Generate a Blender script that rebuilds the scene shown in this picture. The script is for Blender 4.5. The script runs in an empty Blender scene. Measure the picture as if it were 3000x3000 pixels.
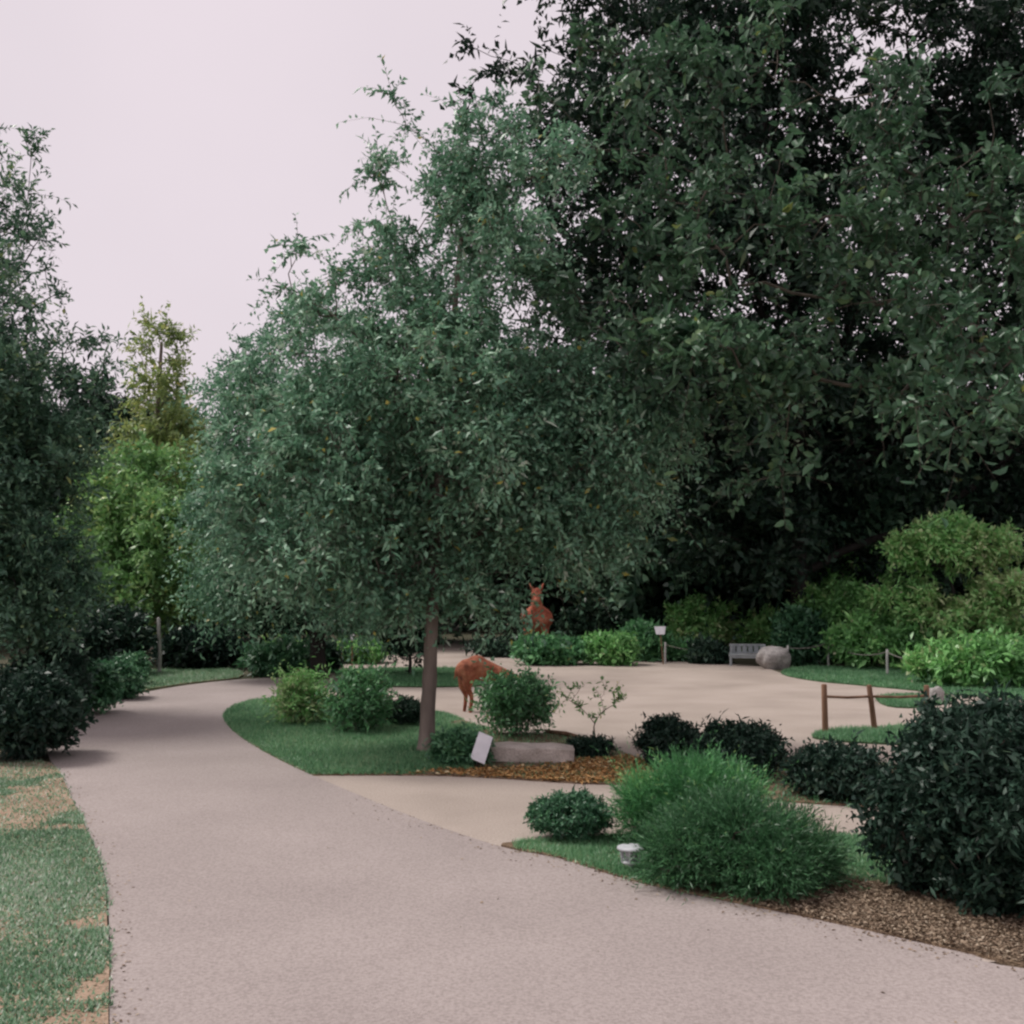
import bpy, bmesh, math, random
import numpy as np
from mathutils import Vector

sc = bpy.context.scene
COL = sc.collection
# ------------------------------------------------------------------ camera, sky, sun, exposure
F = 3000.0                       # focal length in photograph pixels (3000 wide)
CAM_H = 1.6
PITCH = math.atan(250.0 / F)
cam_d = bpy.data.cameras.new('camera')
cam_d.sensor_width = 36.0
cam_d.lens = 36.0
cam_d.clip_start = 0.05
cam_d.clip_end = 900.0
cam = bpy.data.objects.new('camera', cam_d)
COL.objects.link(cam)
cam.location = (0, 0, CAM_H)
cam.rotation_euler = (math.pi / 2 + PITCH, 0, 0)
sc.camera = cam

SUN_EL, SUN_AZ = math.radians(58), math.radians(-75)   # azimuth from +Y towards +X
world = bpy.data.worlds.new('World')
sc.world = world
world.use_nodes = True
wn, wl = world.node_tree.nodes, world.node_tree.links
wn.clear()
sky = wn.new('ShaderNodeTexSky')
sky.sky_type = 'NISHITA'
sky.sun_disc = False
sky.sun_elevation = SUN_EL
sky.sun_rotation = SUN_AZ
sky.air_density = 1.0
sky.dust_density = 4.0
mixw = wn.new('ShaderNodeMix')
mixw.data_type = 'RGBA'
mixw.inputs[0].default_value = 0.93
bg = wn.new('ShaderNodeBackground')
bg.inputs['Strength'].default_value = 0.1
wo = wn.new('ShaderNodeOutputWorld')
wl.new(sky.outputs[0], mixw.inputs[6])
tcw = wn.new('ShaderNodeTexCoord')
cln = wn.new('ShaderNodeTexNoise')
cln.inputs['Scale'].default_value = 2.2
cln.inputs['Detail'].default_value = 4.0
clr = wn.new('ShaderNodeValToRGB')                       # pinkish-white overcast with faint cloud
clr.color_ramp.elements[0].position = .3
clr.color_ramp.elements[0].color = (.630, .560, .596, 1)
clr.color_ramp.elements[1].position = .7
clr.color_ramp.elements[1].color = (.690, .608, .648, 1)
clm = wn.new('ShaderNodeMix')
clm.data_type = 'RGBA'
clm.blend_type = 'MULTIPLY'
clm.inputs[0].default_value = 1.0
clm.inputs[7].default_value = (10, 10, 10, 1)
wl.new(tcw.outputs['Generated'], cln.inputs['Vector'])
wl.new(cln.outputs[0], clr.inputs[0])
wl.new(clr.outputs[0], clm.inputs[6])
wl.new(clm.outputs[2], mixw.inputs[7])
wl.new(mixw.outputs[2], bg.inputs['Color'])
wl.new(bg.outputs[0], wo.inputs['Surface'])

sun_d = bpy.data.lights.new('sun', 'SUN')
sun_d.energy = 2.3
sun_d.angle = math.radians(18)
sun_d.color = (1.0, 0.95, 0.9)
sun = bpy.data.objects.new('sun', sun_d)
COL.objects.link(sun)
sdir = Vector((math.sin(SUN_AZ) * math.cos(SUN_EL), math.cos(SUN_AZ) * math.cos(SUN_EL), math.sin(SUN_EL)))
sun.rotation_euler = sdir.to_track_quat('Z', 'Y').to_euler()
sun.location = (-20, 0, 40)

sc.view_settings.view_transform = 'Standard'
sc.view_settings.look = 'None'
sc.view_settings.exposure = 0.3
sc.view_settings.gamma = 1.0
sc.view_settings.use_curve_mapping = False
sc.render.engine = 'CYCLES'
sc.cycles.filter_width = 2.4
sc.cycles.adaptive_threshold = 0.02
sc.cycles.max_bounces = 6
sc.cycles.diffuse_bounces = 3
sc.cycles.transmission_bounces = 3
sc.cycles.glossy_bounces = 2

# ------------------------------------------------------------------ helpers: picture <-> place
def ray(px, py):
    f = np.array([0, math.cos(PITCH), math.sin(PITCH)])
    u = np.array([0, -math.sin(PITCH), math.cos(PITCH)])
    return f * F + np.array([1.0, 0, 0]) * (px - 1500) + u * (1500 - py)

def G(px, py, z=0.0):
    """ground point seen at a pixel of the 3000 px photograph"""
    r = ray(px, py)
    t = (z - CAM_H) / r[2]
    return np.array([0, 0, CAM_H]) + r * t

def P(px, py, Y):
    r = ray(px, py)
    return np.array([0, 0, CAM_H]) + r * (Y / r[1])

def norm(v):
    return v / np.maximum(np.linalg.norm(v, axis=-1, keepdims=True), 1e-9)

def noise3(p, s=1.0, seed=0.0):
    """cheap smooth 3-D noise, about -1..1"""
    q = np.asarray(p) * s + seed * 7.31
    x, y, z = q[..., 0], q[..., 1], q[..., 2]
    return (np.sin(1.7 * x + 1.3 * np.sin(1.1 * y + z)) * np.cos(1.9 * y - 1.2 * np.sin(0.9 * z + x))
            + 0.6 * np.sin(3.1 * z + 1.7 * np.sin(2.3 * x - y)) * np.cos(2.7 * x + 1.1 * y)) / 1.3

# ------------------------------------------------------------------ helpers: meshes
def mesh_np(name, V, faces, k, tint=None, smooth=False):
    V = np.ascontiguousarray(V, dtype=np.float32).reshape(-1, 3)
    faces = np.ascontiguousarray(faces, dtype=np.int32).reshape(-1, k)
    n = len(faces)
    me = bpy.data.meshes.new(name)
    me.vertices.add(len(V))
    me.vertices.foreach_set('co', V.ravel())
    me.loops.add(n * k)
    me.loops.foreach_set('vertex_index', faces.ravel())
    me.polygons.add(n)
    me.polygons.foreach_set('loop_start', np.arange(n, dtype=np.int32) * k)
    me.polygons.foreach_set('loop_total', np.full(n, k, dtype=np.int32))
    if smooth:
        me.polygons.foreach_set('use_smooth', np.ones(n, dtype=bool))
    if tint is not None:
        a = me.attributes.new('tint', 'FLOAT', 'FACE')
        a.data.foreach_set('value', np.ascontiguousarray(tint, dtype=np.float32))
    me.update(calc_edges=True)
    return me

def link(name, me, mat=None, parent=None, loc=None, kind=None, label=None):
    o = bpy.data.objects.new(name, me)
    COL.objects.link(o)
    if mat is not None and me is not None:
        me.materials.clear()
        me.materials.append(mat)
    if parent is not None:
        o.parent = parent
    if loc is not None:
        o.location = loc
    if kind:
        o['kind'] = kind
    if label:
        o['label'] = label
    return o

def tag(o, label, cat, group=None):
    o['label'] = label
    o['category'] = cat
    if group:
        o['group'] = group
    return o

def thing(name, label, cat, loc=(0, 0, 0), rz=0.0, group=None):
    o = bpy.data.objects.new(name, None)
    o.empty_display_size = 0.1
    COL.objects.link(o)
    o.location = [float(c) for c in loc]
    o.rotation_euler = (0, 0, rz)
    return tag(o, label, cat, group)

def copy_thing(root, loc, rz, scale, label=None, group=None):
    r = root.copy()
    COL.objects.link(r)
    r.location = [float(c) for c in loc]
    r.rotation_euler = (0, 0, rz)
    r.scale = (scale, scale, scale)
    if label:
        r['label'] = label
    if group:
        r['group'] = group
    for ch in list(root.children):
        c = ch.copy()
        COL.objects.link(c)
        c.parent = r
        for g in list(ch.children):
            d = g.copy()
            COL.objects.link(d)
            d.parent = c
    return r

def frames(d):
    ref = np.where(np.abs(d[..., 2:3]) < 0.9, np.array([0, 0, 1.0]), np.array([1.0, 0, 0]))
    u = norm(np.cross(d, ref))
    return u, np.cross(d, u)

def tubes(p0, p1, r0, r1, n=5):
    """separate tapered tubes -> V, quad faces"""
    p0, p1 = np.asarray(p0, float), np.asarray(p1, float)
    M = len(p0)
    u, v = frames(norm(p1 - p0))
    a = np.arange(n) * 2 * math.pi / n
    ring = u[:, None, :] * np.cos(a)[None, :, None] + v[:, None, :] * np.sin(a)[None, :, None]
    A = p0[:, None, :] + ring * np.asarray(r0)[:, None, None]
    B = p1[:, None, :] + ring * np.asarray(r1)[:, None, None]
    V = np.stack([A, B], 1).reshape(-1, 3)
    i = np.arange(n)
    j = (i + 1) % n
    f = np.stack([i, j, n + j, n + i], 1)
    faces = (np.arange(M)[:, None, None] * 2 * n + f[None]).reshape(-1, 4)
    return V, faces

def sweep(pts, rad, n=14, rough=0.0, seed=1):
    """one connected tube along a polyline, capped by closing to a small end ring"""
    pts = np.asarray(pts, float)
    rad = np.asarray(rad, float)
    d = norm(np.gradient(pts, axis=0))
    u, v = frames(d)
    for i in range(1, len(u)):                       # keep the frame from twisting
        w = u[i - 1] - d[i] * np.dot(u[i - 1], d[i])
        u[i] = w / np.linalg.norm(w)
        v[i] = np.cross(d[i], u[i])
    a = np.arange(n) * 2 * math.pi / n
    ring = u[:, None] * np.cos(a)[None, :, None] + v[:, None] * np.sin(a)[None, :, None]
    V = pts[:, None] + ring * rad[:, None, None]
    if rough:
        V = V + ring * (noise3(V, 9.0, seed)[..., None] * rough * rad[:, None, None])
    m = len(pts)
    i, j = np.meshgrid(np.arange(m - 1), np.arange(n), indexing='ij')
    jj = (j + 1) % n
    faces = np.stack([i * n + j, i * n + jj, (i + 1) * n + jj, (i + 1) * n + j], -1).reshape(-1, 4)
    return V.reshape(-1, 3), faces

def merge(parts):
    Vs, Fs, off = [], [], 0
    for V, f in parts:
        Vs.append(V)
        Fs.append(f + off)
        off += len(V)
    return np.concatenate(Vs), np.concatenate(Fs)

def leaves(pos, d, nrm, L, W, fold=0.25, oval=False):
    """folded leaf blades -> V, faces, k"""
    d = norm(d)
    s = norm(np.cross(d, nrm))
    n2 = np.cross(s, d)
    L = L[:, None]
    W = W[:, None]
    base = pos
    tip = pos + d * L - n2 * L * 0.10
    if not oval:
        mid = pos + d * L * 0.45
        l = mid - s * W * 0.5 + n2 * W * fold
        r = mid + s * W * 0.5 + n2 * W * fold
        V = np.stack([base, r, tip, l], 1).reshape(-1, 3)
        faces = np.arange(len(pos) * 4).reshape(-1, 4)
        return V, faces
    m1, m2 = pos + d * L * 0.3, pos + d * L * 0.68
    V = np.stack([base, m1 + s * W * .46 + n2 * W * fold, m2 + s * W * .42 + n2 * W * fold * .8, tip,
                  m2 - s * W * .42 + n2 * W * fold * .8, m1 - s * W * .46 + n2 * W * fold], 1).reshape(-1, 3)
    k = np.arange(len(pos))[:, None] * 6
    faces = np.concatenate([k + np.array([[0, 1, 2, 3]]), k + np.array([[0, 3, 4, 5]])], 1).reshape(-1, 4)
    return V, faces

# ------------------------------------------------------------------ helpers: materials
MATS = {}
def nodes_of(name):
    m = bpy.data.materials.new(name)
    m.use_nodes = True
    return m, m.node_tree.nodes, m.node_tree.links, m.node_tree.nodes['Principled BSDF']

def ramp(nd, stops):
    r = nd.new('ShaderNodeValToRGB')
    e = r.color_ramp.elements
    while len(e) > 1:
        e.remove(e[-1])
    e[0].position = stops[0][0]
    e[0].color = (*stops[0][1], 1)
    for p, c in stops[1:]:
        x = e.new(p)
        x.color = (*c, 1)
    return r

def leaf_mat(name, stops, trans=0.28, rough=0.38, spec=0.45, gain=1.0):
    if name in MATS:
        return MATS[name]
    stops = [(p, tuple(min(c * gain, .6) for c in col)) for p, col in stops]
    m, nd, lk, b = nodes_of(name)
    at = nd.new('ShaderNodeAttribute')
    at.attribute_name = 'tint'
    r = ramp(nd, stops)
    lk.new(at.outputs['Fac'], r.inputs[0])
    lk.new(r.outputs[0], b.inputs['Base Color'])
    b.inputs['Roughness'].default_value = rough
    b.inputs['Specular IOR Level'].default_value = spec
    tr = nd.new('ShaderNodeBsdfTranslucent')
    lk.new(r.outputs[0], tr.inputs['Color'])
    mx = nd.new('ShaderNodeMixShader')
    mx.inputs[0].default_value = trans
    out = nd['Material Output']
    lk.new(b.outputs[0], mx.inputs[1])
    lk.new(tr.outputs[0], mx.inputs[2])
    lk.new(mx.outputs[0], out.inputs['Surface'])
    MATS[name] = m
    return m

def noise_mat(name, stops, scale, rough=0.85, bump=0.0, bump_scale=None, detail=6.0, stretch=(1, 1, 1), second=None, spec=0.3):
    """world-space noise colour; second = (scale, strength, colour) speckle"""
    if name in MATS:
        return MATS[name]
    m, nd, lk, b = nodes_of(name)
    g = nd.new('ShaderNodeNewGeometry')
    mp = nd.new('ShaderNodeMapping')
    mp.inputs['Scale'].default_value = stretch
    lk.new(g.outputs['Position'], mp.inputs['Vector'])
    n = nd.new('ShaderNodeTexNoise')
    n.inputs['Scale'].default_value = scale
    n.inputs['Detail'].default_value = detail
    lk.new(mp.outputs[0], n.inputs['Vector'])
    r = ramp(nd, stops)
    lk.new(n.outputs[0], r.inputs[0])
    col = r.outputs[0]
    if second:
        s2, lo, hi, f = second
        v = nd.new('ShaderNodeTexNoise')
        v.inputs['Scale'].default_value = s2
        v.inputs['Detail'].default_value = 3.0
        lk.new(mp.outputs[0], v.inputs['Vector'])
        rr = ramp(nd, [(0.32, lo), (0.5, (1, 1, 1)), (0.68, hi)])
        lk.new(v.outputs[0], rr.inputs[0])
        mm = nd.new('ShaderNodeMix')
        mm.data_type = 'RGBA'
        mm.blend_type = 'MULTIPLY'
        mm.inputs[0].default_value = f
        lk.new(col, mm.inputs[6])
        lk.new(rr.outputs[0], mm.inputs[7])
        col = mm.outputs[2]
    lk.new(col, b.inputs['Base Color'])
    b.inputs['Roughness'].default_value = rough
    b.inputs['Specular IOR Level'].default_value = spec
    if bump:
        bn = nd.new('ShaderNodeTexNoise')
        bn.inputs['Scale'].default_value = bump_scale or scale * 4
        bn.inputs['Detail'].default_value = 5.0
        lk.new(mp.outputs[0], bn.inputs['Vector'])
        bp = nd.new('ShaderNodeBump')
        bp.inputs['Strength'].default_value = bump
        bp.inputs['Distance'].default_value = 0.02
        lk.new(bn.outputs[0], bp.inputs['Height'])
        lk.new(bp.outputs[0], b.inputs['Normal'])
    MATS[name] = m
    return m

GREEN_TREE = leaf_mat('leaf_blue_green', [(0, (.015, .042, .024)), (.45, (.044, .092, .058)), (.8, (.098, .165, .108)), (.95, (.15, .22, .14)), (1, (.16, .14, .035))], gain=3.6)
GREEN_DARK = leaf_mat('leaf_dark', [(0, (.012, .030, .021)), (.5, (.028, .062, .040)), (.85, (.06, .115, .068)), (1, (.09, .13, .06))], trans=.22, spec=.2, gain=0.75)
GREEN_NEAR = leaf_mat('leaf_broad', [(0, (.025, .06, .035)), (.5, (.055, .12, .065)), (.9, (.10, .19, .10)), (1, (.16, .20, .06))], gain=1.4)
GREEN_LEFT = leaf_mat('leaf_left', [(0, (.014, .036, .024)), (.5, (.036, .075, .046)), (.85, (.08, .135, .08)), (1, (.13, .15, .05))], gain=3.0)
YELLOW_TREE = leaf_mat('leaf_olive', [(0, (.05, .075, .025)), (.5, (.11, .15, .05)), (.85, (.19, .21, .07)), (1, (.26, .20, .06))], gain=2.8)
LIGHT_TREE = leaf_mat('leaf_light', [(0, (.03, .065, .025)), (.5, (.065, .13, .045)), (.9, (.12, .19, .06)), (1, (.22, .20, .05))], gain=3.6)
SHRUB_LIME = leaf_mat('leaf_lime', [(0, (.04, .10, .035)), (.5, (.09, .20, .065)), (.9, (.17, .29, .10)), (1, (.25, .34, .14))], gain=3.0)
SHRUB_MID = leaf_mat('leaf_mid', [(0, (.022, .06, .03)), (.5, (.045, .12, .05)), (.9, (.085, .19, .08)), (1, (.16, .23, .08))], gain=3.0)
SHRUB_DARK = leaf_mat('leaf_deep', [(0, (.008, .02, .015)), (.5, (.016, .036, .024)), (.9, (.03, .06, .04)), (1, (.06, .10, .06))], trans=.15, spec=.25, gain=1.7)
SHRUB_DOME = leaf_mat('leaf_dome', [(0, (.012, .035, .02)), (.5, (.027, .075, .038)), (.9, (.05, .12, .055)), (1, (.08, .15, .07))], trans=.2, gain=2.6)
SHRUB_FRESH = leaf_mat('leaf_fresh', [(0, (.015, .05, .02)), (.5, (.032, .10, .038)), (.85, (.06, .17, .06)), (1, (.14, .24, .08))], trans=.3, gain=2.7)
GRASS_ISLAND = leaf_mat('grass_fresh', [(0, (.07, .17, .08)), (.45, (.14, .34, .16)), (.85, (.25, .47, .25)), (1, (.38, .48, .28))], trans=.4)
GRASS_LAWN = leaf_mat('grass_lawn', [(0, (.09, .18, .10)), (.45, (.20, .37, .21)), (.8, (.36, .52, .36)), (1, (.58, .64, .52))], trans=.4)
BARK = noise_mat('bark', [(.3, (.11, .09, .078)), (.55, (.22, .18, .155)), (.75, (.33, .28, .24))], 6.0, .95, .8, 22, stretch=(1, 1, .25))
BARK_DARK = noise_mat('bark_dark', [(.3, (.016, .014, .013)), (.7, (.042, .037, .034))], 6.0, .95, .8, 20, stretch=(1, 1, .25))
TWIG = noise_mat('twig', [(.3, (.07, .06, .05)), (.7, (.16, .135, .11))], 9.0, .9)

# ------------------------------------------------------------------ setting: ground, path, court, beds
def inside(pt, poly):
    x, y = pt[:, 0], pt[:, 1]
    c = np.zeros(len(pt), bool)
    q = np.roll(poly, -1, 0)
    for (x1, y1), (x2, y2) in zip(poly, q):
        if y1 == y2:
            continue
        c ^= ((y1 > y) != (y2 > y)) & (x < (x2 - x1) * (y - y1) / (y2 - y1) + x1)
    return c

def smooth_poly(pts, n=4):
    """Catmull-Rom through ground points"""
    p = np.asarray(pts, float)
    out = []
    m = len(p)
    for i in range(m):
        a, b, c, d = p[i - 1], p[i], p[(i + 1) % m], p[(i + 2) % m]
        for t in np.arange(n) / n:
            out.append(.5 * ((2 * b) + (c - a) * t + (2 * a - 5 * b + 4 * c - d) * t * t + (3 * b - a - 3 * c + d) * t ** 3))
    return np.array(out)

def ground_poly(pix, n=4, smooth=True):
    p = np.array([G(*q)[:2] if len(q) == 2 else (q[0], q[1]) for q in pix])
    return smooth_poly(p, n) if smooth else p

def sheet(name, poly, z, mat, skirt=0.0):
    bm = bmesh.new()
    vs = [bm.verts.new((x, y, z)) for x, y in poly]
    f = bm.faces.new(vs)
    f.normal_update()
    if f.normal.z < 0:
        f.normal_flip()
    bmesh.ops.triangulate(bm, faces=[f], ngon_method='EAR_CLIP')
    if skirt:
        n = len(vs)
        lo = [bm.verts.new((x, y, z - skirt)) for x, y in poly]
        for i in range(n):
            j = (i + 1) % n
            bm.faces.new((vs[i], vs[j], lo[j], lo[i]))
    me = bpy.data.meshes.new(name)
    bm.to_mesh(me)
    bm.free()
    return link(name, me, mat, kind='structure')

EARTH = noise_mat('earth', [(.3, (.035, .04, .022)), (.5, (.06, .06, .035)), (.7, (.095, .085, .055))], 1.6, .95, .7, 30, second=(40, (.6, .6, .6), (1.4, 1.4, 1.3), .8))
SOIL = noise_mat('bare_soil', [(.3, (.22, .15, .105)), (.55, (.34, .25, .18)), (.75, (.42, .33, .25))], 3.0, .95, .6, 45, second=(70, (.65, .6, .55), (1.25, 1.2, 1.2), .8))
MULCH = noise_mat('mulch', [(.3, (.11, .075, .05)), (.55, (.21, .15, .10)), (.75, (.31, .235, .165))], 7.0, .95, 1.0, 60, second=(60, (.5, .45, .4), (1.4, 1.35, 1.2), .9))
PATHM = noise_mat('path_aggregate', [(.28, (.305, .265, .25)), (.5, (.335, .292, .275)), (.74, (.372, .325, .307))], 0.8, .9, .35, 130, second=(62, (.66, .64, .63), (1.24, 1.24, 1.24), .55), spec=.2)
COURTM = noise_mat('court_sand', [(.30, (.325, .278, .242)), (.5, (.39, .335, .292)), (.72, (.44, .38, .335))], 0.7, .95, .3, 110, second=(60, (.78, .76, .74), (1.16, 1.16, 1.16), .7), spec=.15)
GRASSBASE = noise_mat('grass_base', [(.3, (.03, .07, .03)), (.7, (.06, .12, .05))], 6.0, .95, .5, 60)

# the base ground reaches the horizon
bm = bmesh.new()
vs = [bm.verts.new(c) for c in ((-500, -60, -.012), (500, -60, -.012), (500, 800, -.012), (-500, 800, -.012))]
bm.faces.new(vs)
me = bpy.data.meshes.new('ground')
bm.to_mesh(me); bm.free()
link('ground', me, EARTH, kind='structure')

court_px = [(640, 2330), (950, 2560), (1500, 2800), (2500, 2830), (3400, 2700), (3500, 2300), (3300, 2062), (2790, 2032), (2690, 2022), (2500, 2004), (2380, 1992), (2290, 1972),
            (2200, 1948), (1950, 1937), (1700, 1938), (1560, 1935), (1500, 1900), (1440, 1884), (1330, 1882), (1230, 1900), (1080, 1928), (1000, 1945), (940, 1985), (860, 1984), (760, 2040), (640, 2130)]
COURT = ground_poly(court_px, 4)
sheet('court', COURT, 0.0, COURTM)
left_edge = [(180, 3400), (300, 3100), (320, 2950), (320, 2720), (305, 2560), (262, 2450), (215, 2350), (150, 2235), (140, 2170), (205, 2105), (300, 2058), (440, 2026), (560, 2006), (690, 1992), (820, 1985), (905, 1983)]
right_edge = [(960, 1992), (930, 2012), (800, 2046), (720, 2058), (670, 2080), (655, 2104), (690, 2148), (790, 2212), (910, 2270), (1050, 2330), (1250, 2410), (1470, 2483), (1640, 2517), (1850, 2583), (2150, 2648), (2350, 2688), (2600, 2742), (2850, 2800), (3150, 2862)]
# the path runs on past the camera
le = np.array([G(*q)[:2] for q in left_edge])
re_ = np.array([G(*q)[:2] for q in right_edge])
PATH = smooth_poly(np.concatenate([np.array([[-.9, -3.0], [-.85, .8], [-1.18, 3.0]]), le[2:], re_, np.array([[5.2, 3.3], [6.5, 2.2], [7.5, -3.0]])]), 4)
sheet('path', PATH, 0.005, PATHM)

island_px = [(656, 2104), (690, 2148), (790, 2212), (905, 2267), (935, 2272), (1100, 2272), (1300, 2274), (1500, 2284), (1700, 2297), (1850, 2302), (2000, 2318), (2300, 2350), (2600, 2366), (2800, 2360), (2850, 2290),
             (2600, 2240), (2400, 2228), (2100, 2225), (1930, 2238), (1850, 2215), (1730, 2178), (1620, 2152), (1480, 2150), (1380, 2120), (1300, 2092), (1200, 2078), (1100, 2062), (960, 2050), (800, 2048), (720, 2060), (672, 2080)]
ISLAND = ground_poly(island_px, 3)
sheet('island_bed', ISLAND, 0.014, MULCH, skirt=.04)
bed_px = [(1468, 2481), (1640, 2517), (1850, 2583), (2150, 2648), (2350, 2688), (2600, 2742), (2850, 2800), (3150, 2862), (3500, 2850), (3600, 2600), (3300, 2440), (3000, 2440), (2750, 2445), (2550, 2452), (2350, 2455), (2100, 2452), (1850, 2450), (1650, 2462), (1540, 2470)]
BED = ground_poly(bed_px, 3)
sheet('shrub_bed', BED, 0.015, MULCH, skirt=.04)
lawn_px = [(-400, 2240), (0, 2240), (148, 2238), (213, 2352), (258, 2450), (300, 2560), (314, 2720), (317, 2950), (-1.19, 3.0, 0), (-.86, .8, 0), (-3.0, .3, 0), (-7, 1.5, 0), (-8, 5.0, 0)]
LAWN = ground_poly(lawn_px, 3)
sheet('lawn', LAWN, 0.014, SOIL, skirt=.03)
VERGE = ground_poly([(2290, 1975), (2380, 1995), (2500, 2007), (2690, 2025), (2790, 2036), (3300, 2066), (3600, 2040), (3400, 1990), (2900, 1965), (2500, 1958), (2350, 1958)], 3)
sheet('verge', VERGE, 0.016, GRASSBASE, skirt=.02)
STRIP = ground_poly([(1000, 1968), (1150, 1962), (1300, 1962), (1430, 1966), (1440, 2000), (1380, 2012), (1200, 2014), (1050, 2008), (990, 1990)], 3)
sheet('grass_strip', STRIP, 0.02, GRASSBASE, skirt=.03)
FARSTRIP = ground_poly([(330, 1972), (560, 1966), (690, 1966), (700, 1986), (560, 2002), (440, 2020), (330, 2040)], 3)
sheet('grass_margin', FARSTRIP, 0.018, noise_mat('dry_grass', [(.35, (.11, .13, .06)), (.6, (.22, .21, .13))], 3.0, .95, .5, 40), skirt=.03)
PATCH = ground_poly([(2380, 2162), (2420, 2146), (2520, 2140), (2690, 2132), (2800, 2150), (2700, 2182), (2560, 2180), (2440, 2172)], 3)
sheet('fence_patch', PATCH, 0.02, GRASSBASE, skirt=.03)
PATCH2 = ground_poly([(2575, 2045), (2700, 2038), (2800, 2050), (2700, 2074), (2600, 2070)], 3)
sheet('fence_patch_far', PATCH2, 0.02, GRASSBASE, skirt=.03)

# ------------------------------------------------------------------ grass
def grass(name, poly, per_m2, h, w, mat, label, seed, z=0.02, mask=None, lean=1.5, tint_fn=None, tsd=.22):
    rng = np.random.default_rng(seed)
    lo, hi = poly.min(0), poly.max(0)
    n = int((hi - lo).prod() * per_m2)
    p = lo + rng.random((n, 2)) * (hi - lo)
    p = p[inside(p, poly)]
    p = p[p[:, 0] > -.58 * p[:, 1] - .9]                # nothing far outside the view
    p = p[p[:, 1] > 2.2]
    if mask is not None:
        p = p[mask(p, rng)]
    n = len(p)
    p = p + rng.standard_normal((n, 2)) * .014          # blades stray over the edge
    b = np.column_stack([p, np.full(n, z - .003)])
    a = rng.random(n) * 2 * math.pi
    hh = h * rng.uniform(.5, 1.25, n) * (1 + .25 * noise3(b, 3.0, seed))
    d = np.column_stack([np.cos(a) * lean * rng.random(n), np.sin(a) * lean * rng.random(n), np.ones(n)])
    s = np.column_stack([np.cos(a + 1.57), np.sin(a + 1.57), np.zeros(n)]) * (w * rng.uniform(.6, 1.3, n) * .5)[:, None]
    V = np.stack([b - s, b + s, b + norm(d) * hh[:, None]], 1).reshape(-1, 3)
    t = np.clip(.45 + tsd * rng.standard_normal(n) + .2 * noise3(b, 1.3, seed + 3), 0, 1)
    if tint_fn is not None:
        t = np.clip(t + tint_fn(b), 0, 1)
    me = mesh_np(name, V, np.arange(n * 3).reshape(-1, 3), 3, t)
    o = link(name, me, mat, kind='stuff')
    return tag(o, label, 'grass')

def island_mask(p, rng):
    q = np.column_stack([p, np.zeros(len(p))])
    gx = G(1330, 2240)[0]
    edge = gx + .25 * noise3(q, 2.2, 5)
    keep = p[:, 0] < edge
    gx2 = G(1290, 2100)
    return keep | ((rng.random(len(p)) < .08))
grass('grass', ISLAND, 9500, .05, .011, GRASS_ISLAND, 'fresh green grass under the slim tree on the rounded island', 11, .014, island_mask, lean=2.0, tsd=.3)

def lawn_mask(p, rng):
    q = np.column_stack([p, np.zeros(len(p))])
    keep = np.ones(len(p), bool)
    def blob(px, py, rx, ry):
        c = G(px, py)
        wob = 1 + .45 * noise3(q * np.array([1, 1.6, 1]), 5.0, px * .01) + .4 * noise3(q * np.array([1, 2.2, 1]), 17.0, py * .01)
        return ((p[:, 0] - c[0]) / rx) ** 2 + ((p[:, 1] - c[1]) / ry) ** 2 < wob
    bare = blob(165, 2335, .46, 1.5) | blob(20, 2255, 1.0, .6) | blob(280, 2708, .15, .11) | blob(315, 2870, .07, .34) | blob(270, 3010, .2, .12) | blob(200, 2430, .4, .10)
    keep &= ~bare | (rng.random(len(p)) < .16)
    keep &= noise3(q, 5.0, 2.0) > -.93
    return keep
grass('grass', LAWN, 12500, .03, .014, GRASS_LAWN, 'pale worn lawn with bare soil patches beside the path', 12, .014, lawn_mask, lean=2.2, tsd=.34)
grass('grass', VERGE, 2200, .07, .02, GRASS_ISLAND, 'strip of mown grass below the lime shrubs', 13, .016)
grass('grass', STRIP, 2600, .07, .018, GRASS_ISLAND, 'narrow grass strip crossing the court behind the slim tree', 14, .02)
grass('grass', FARSTRIP, 900, .07, .02, GRASS_LAWN, 'sparse dry grass where the path bends', 15, .018)
grass('grass', PATCH, 4500, .06, .012, GRASS_ISLAND, 'grass patch at the foot of the wooden fence posts', 16, .02)
grass('grass', PATCH2, 3000, .06, .016, GRASS_ISLAND, 'small grass patch beyond the fence rail', 17, .02)
def bed_mask(p, rng):
    c = G(1750, 2520)
    c2 = G(2560, 2520)
    q = np.column_stack([p, np.zeros(len(p))])
    k = ((p[:, 0] - c[0]) / .62) ** 2 + ((p[:, 1] - c[1]) / .75) ** 2 < 1 + .3 * noise3(q, 3, 1)
    k |= ((p[:, 0] - c2[0]) / .5) ** 2 + ((p[:, 1] - c2[1]) / .6) ** 2 < 1 + .3 * noise3(q, 3, 2)
    return k
grass('grass', BED, 16000, .04, .008, GRASS_ISLAND, 'grass at the tip of the shrub bed round the path light', 18, .015, bed_mask)

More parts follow.
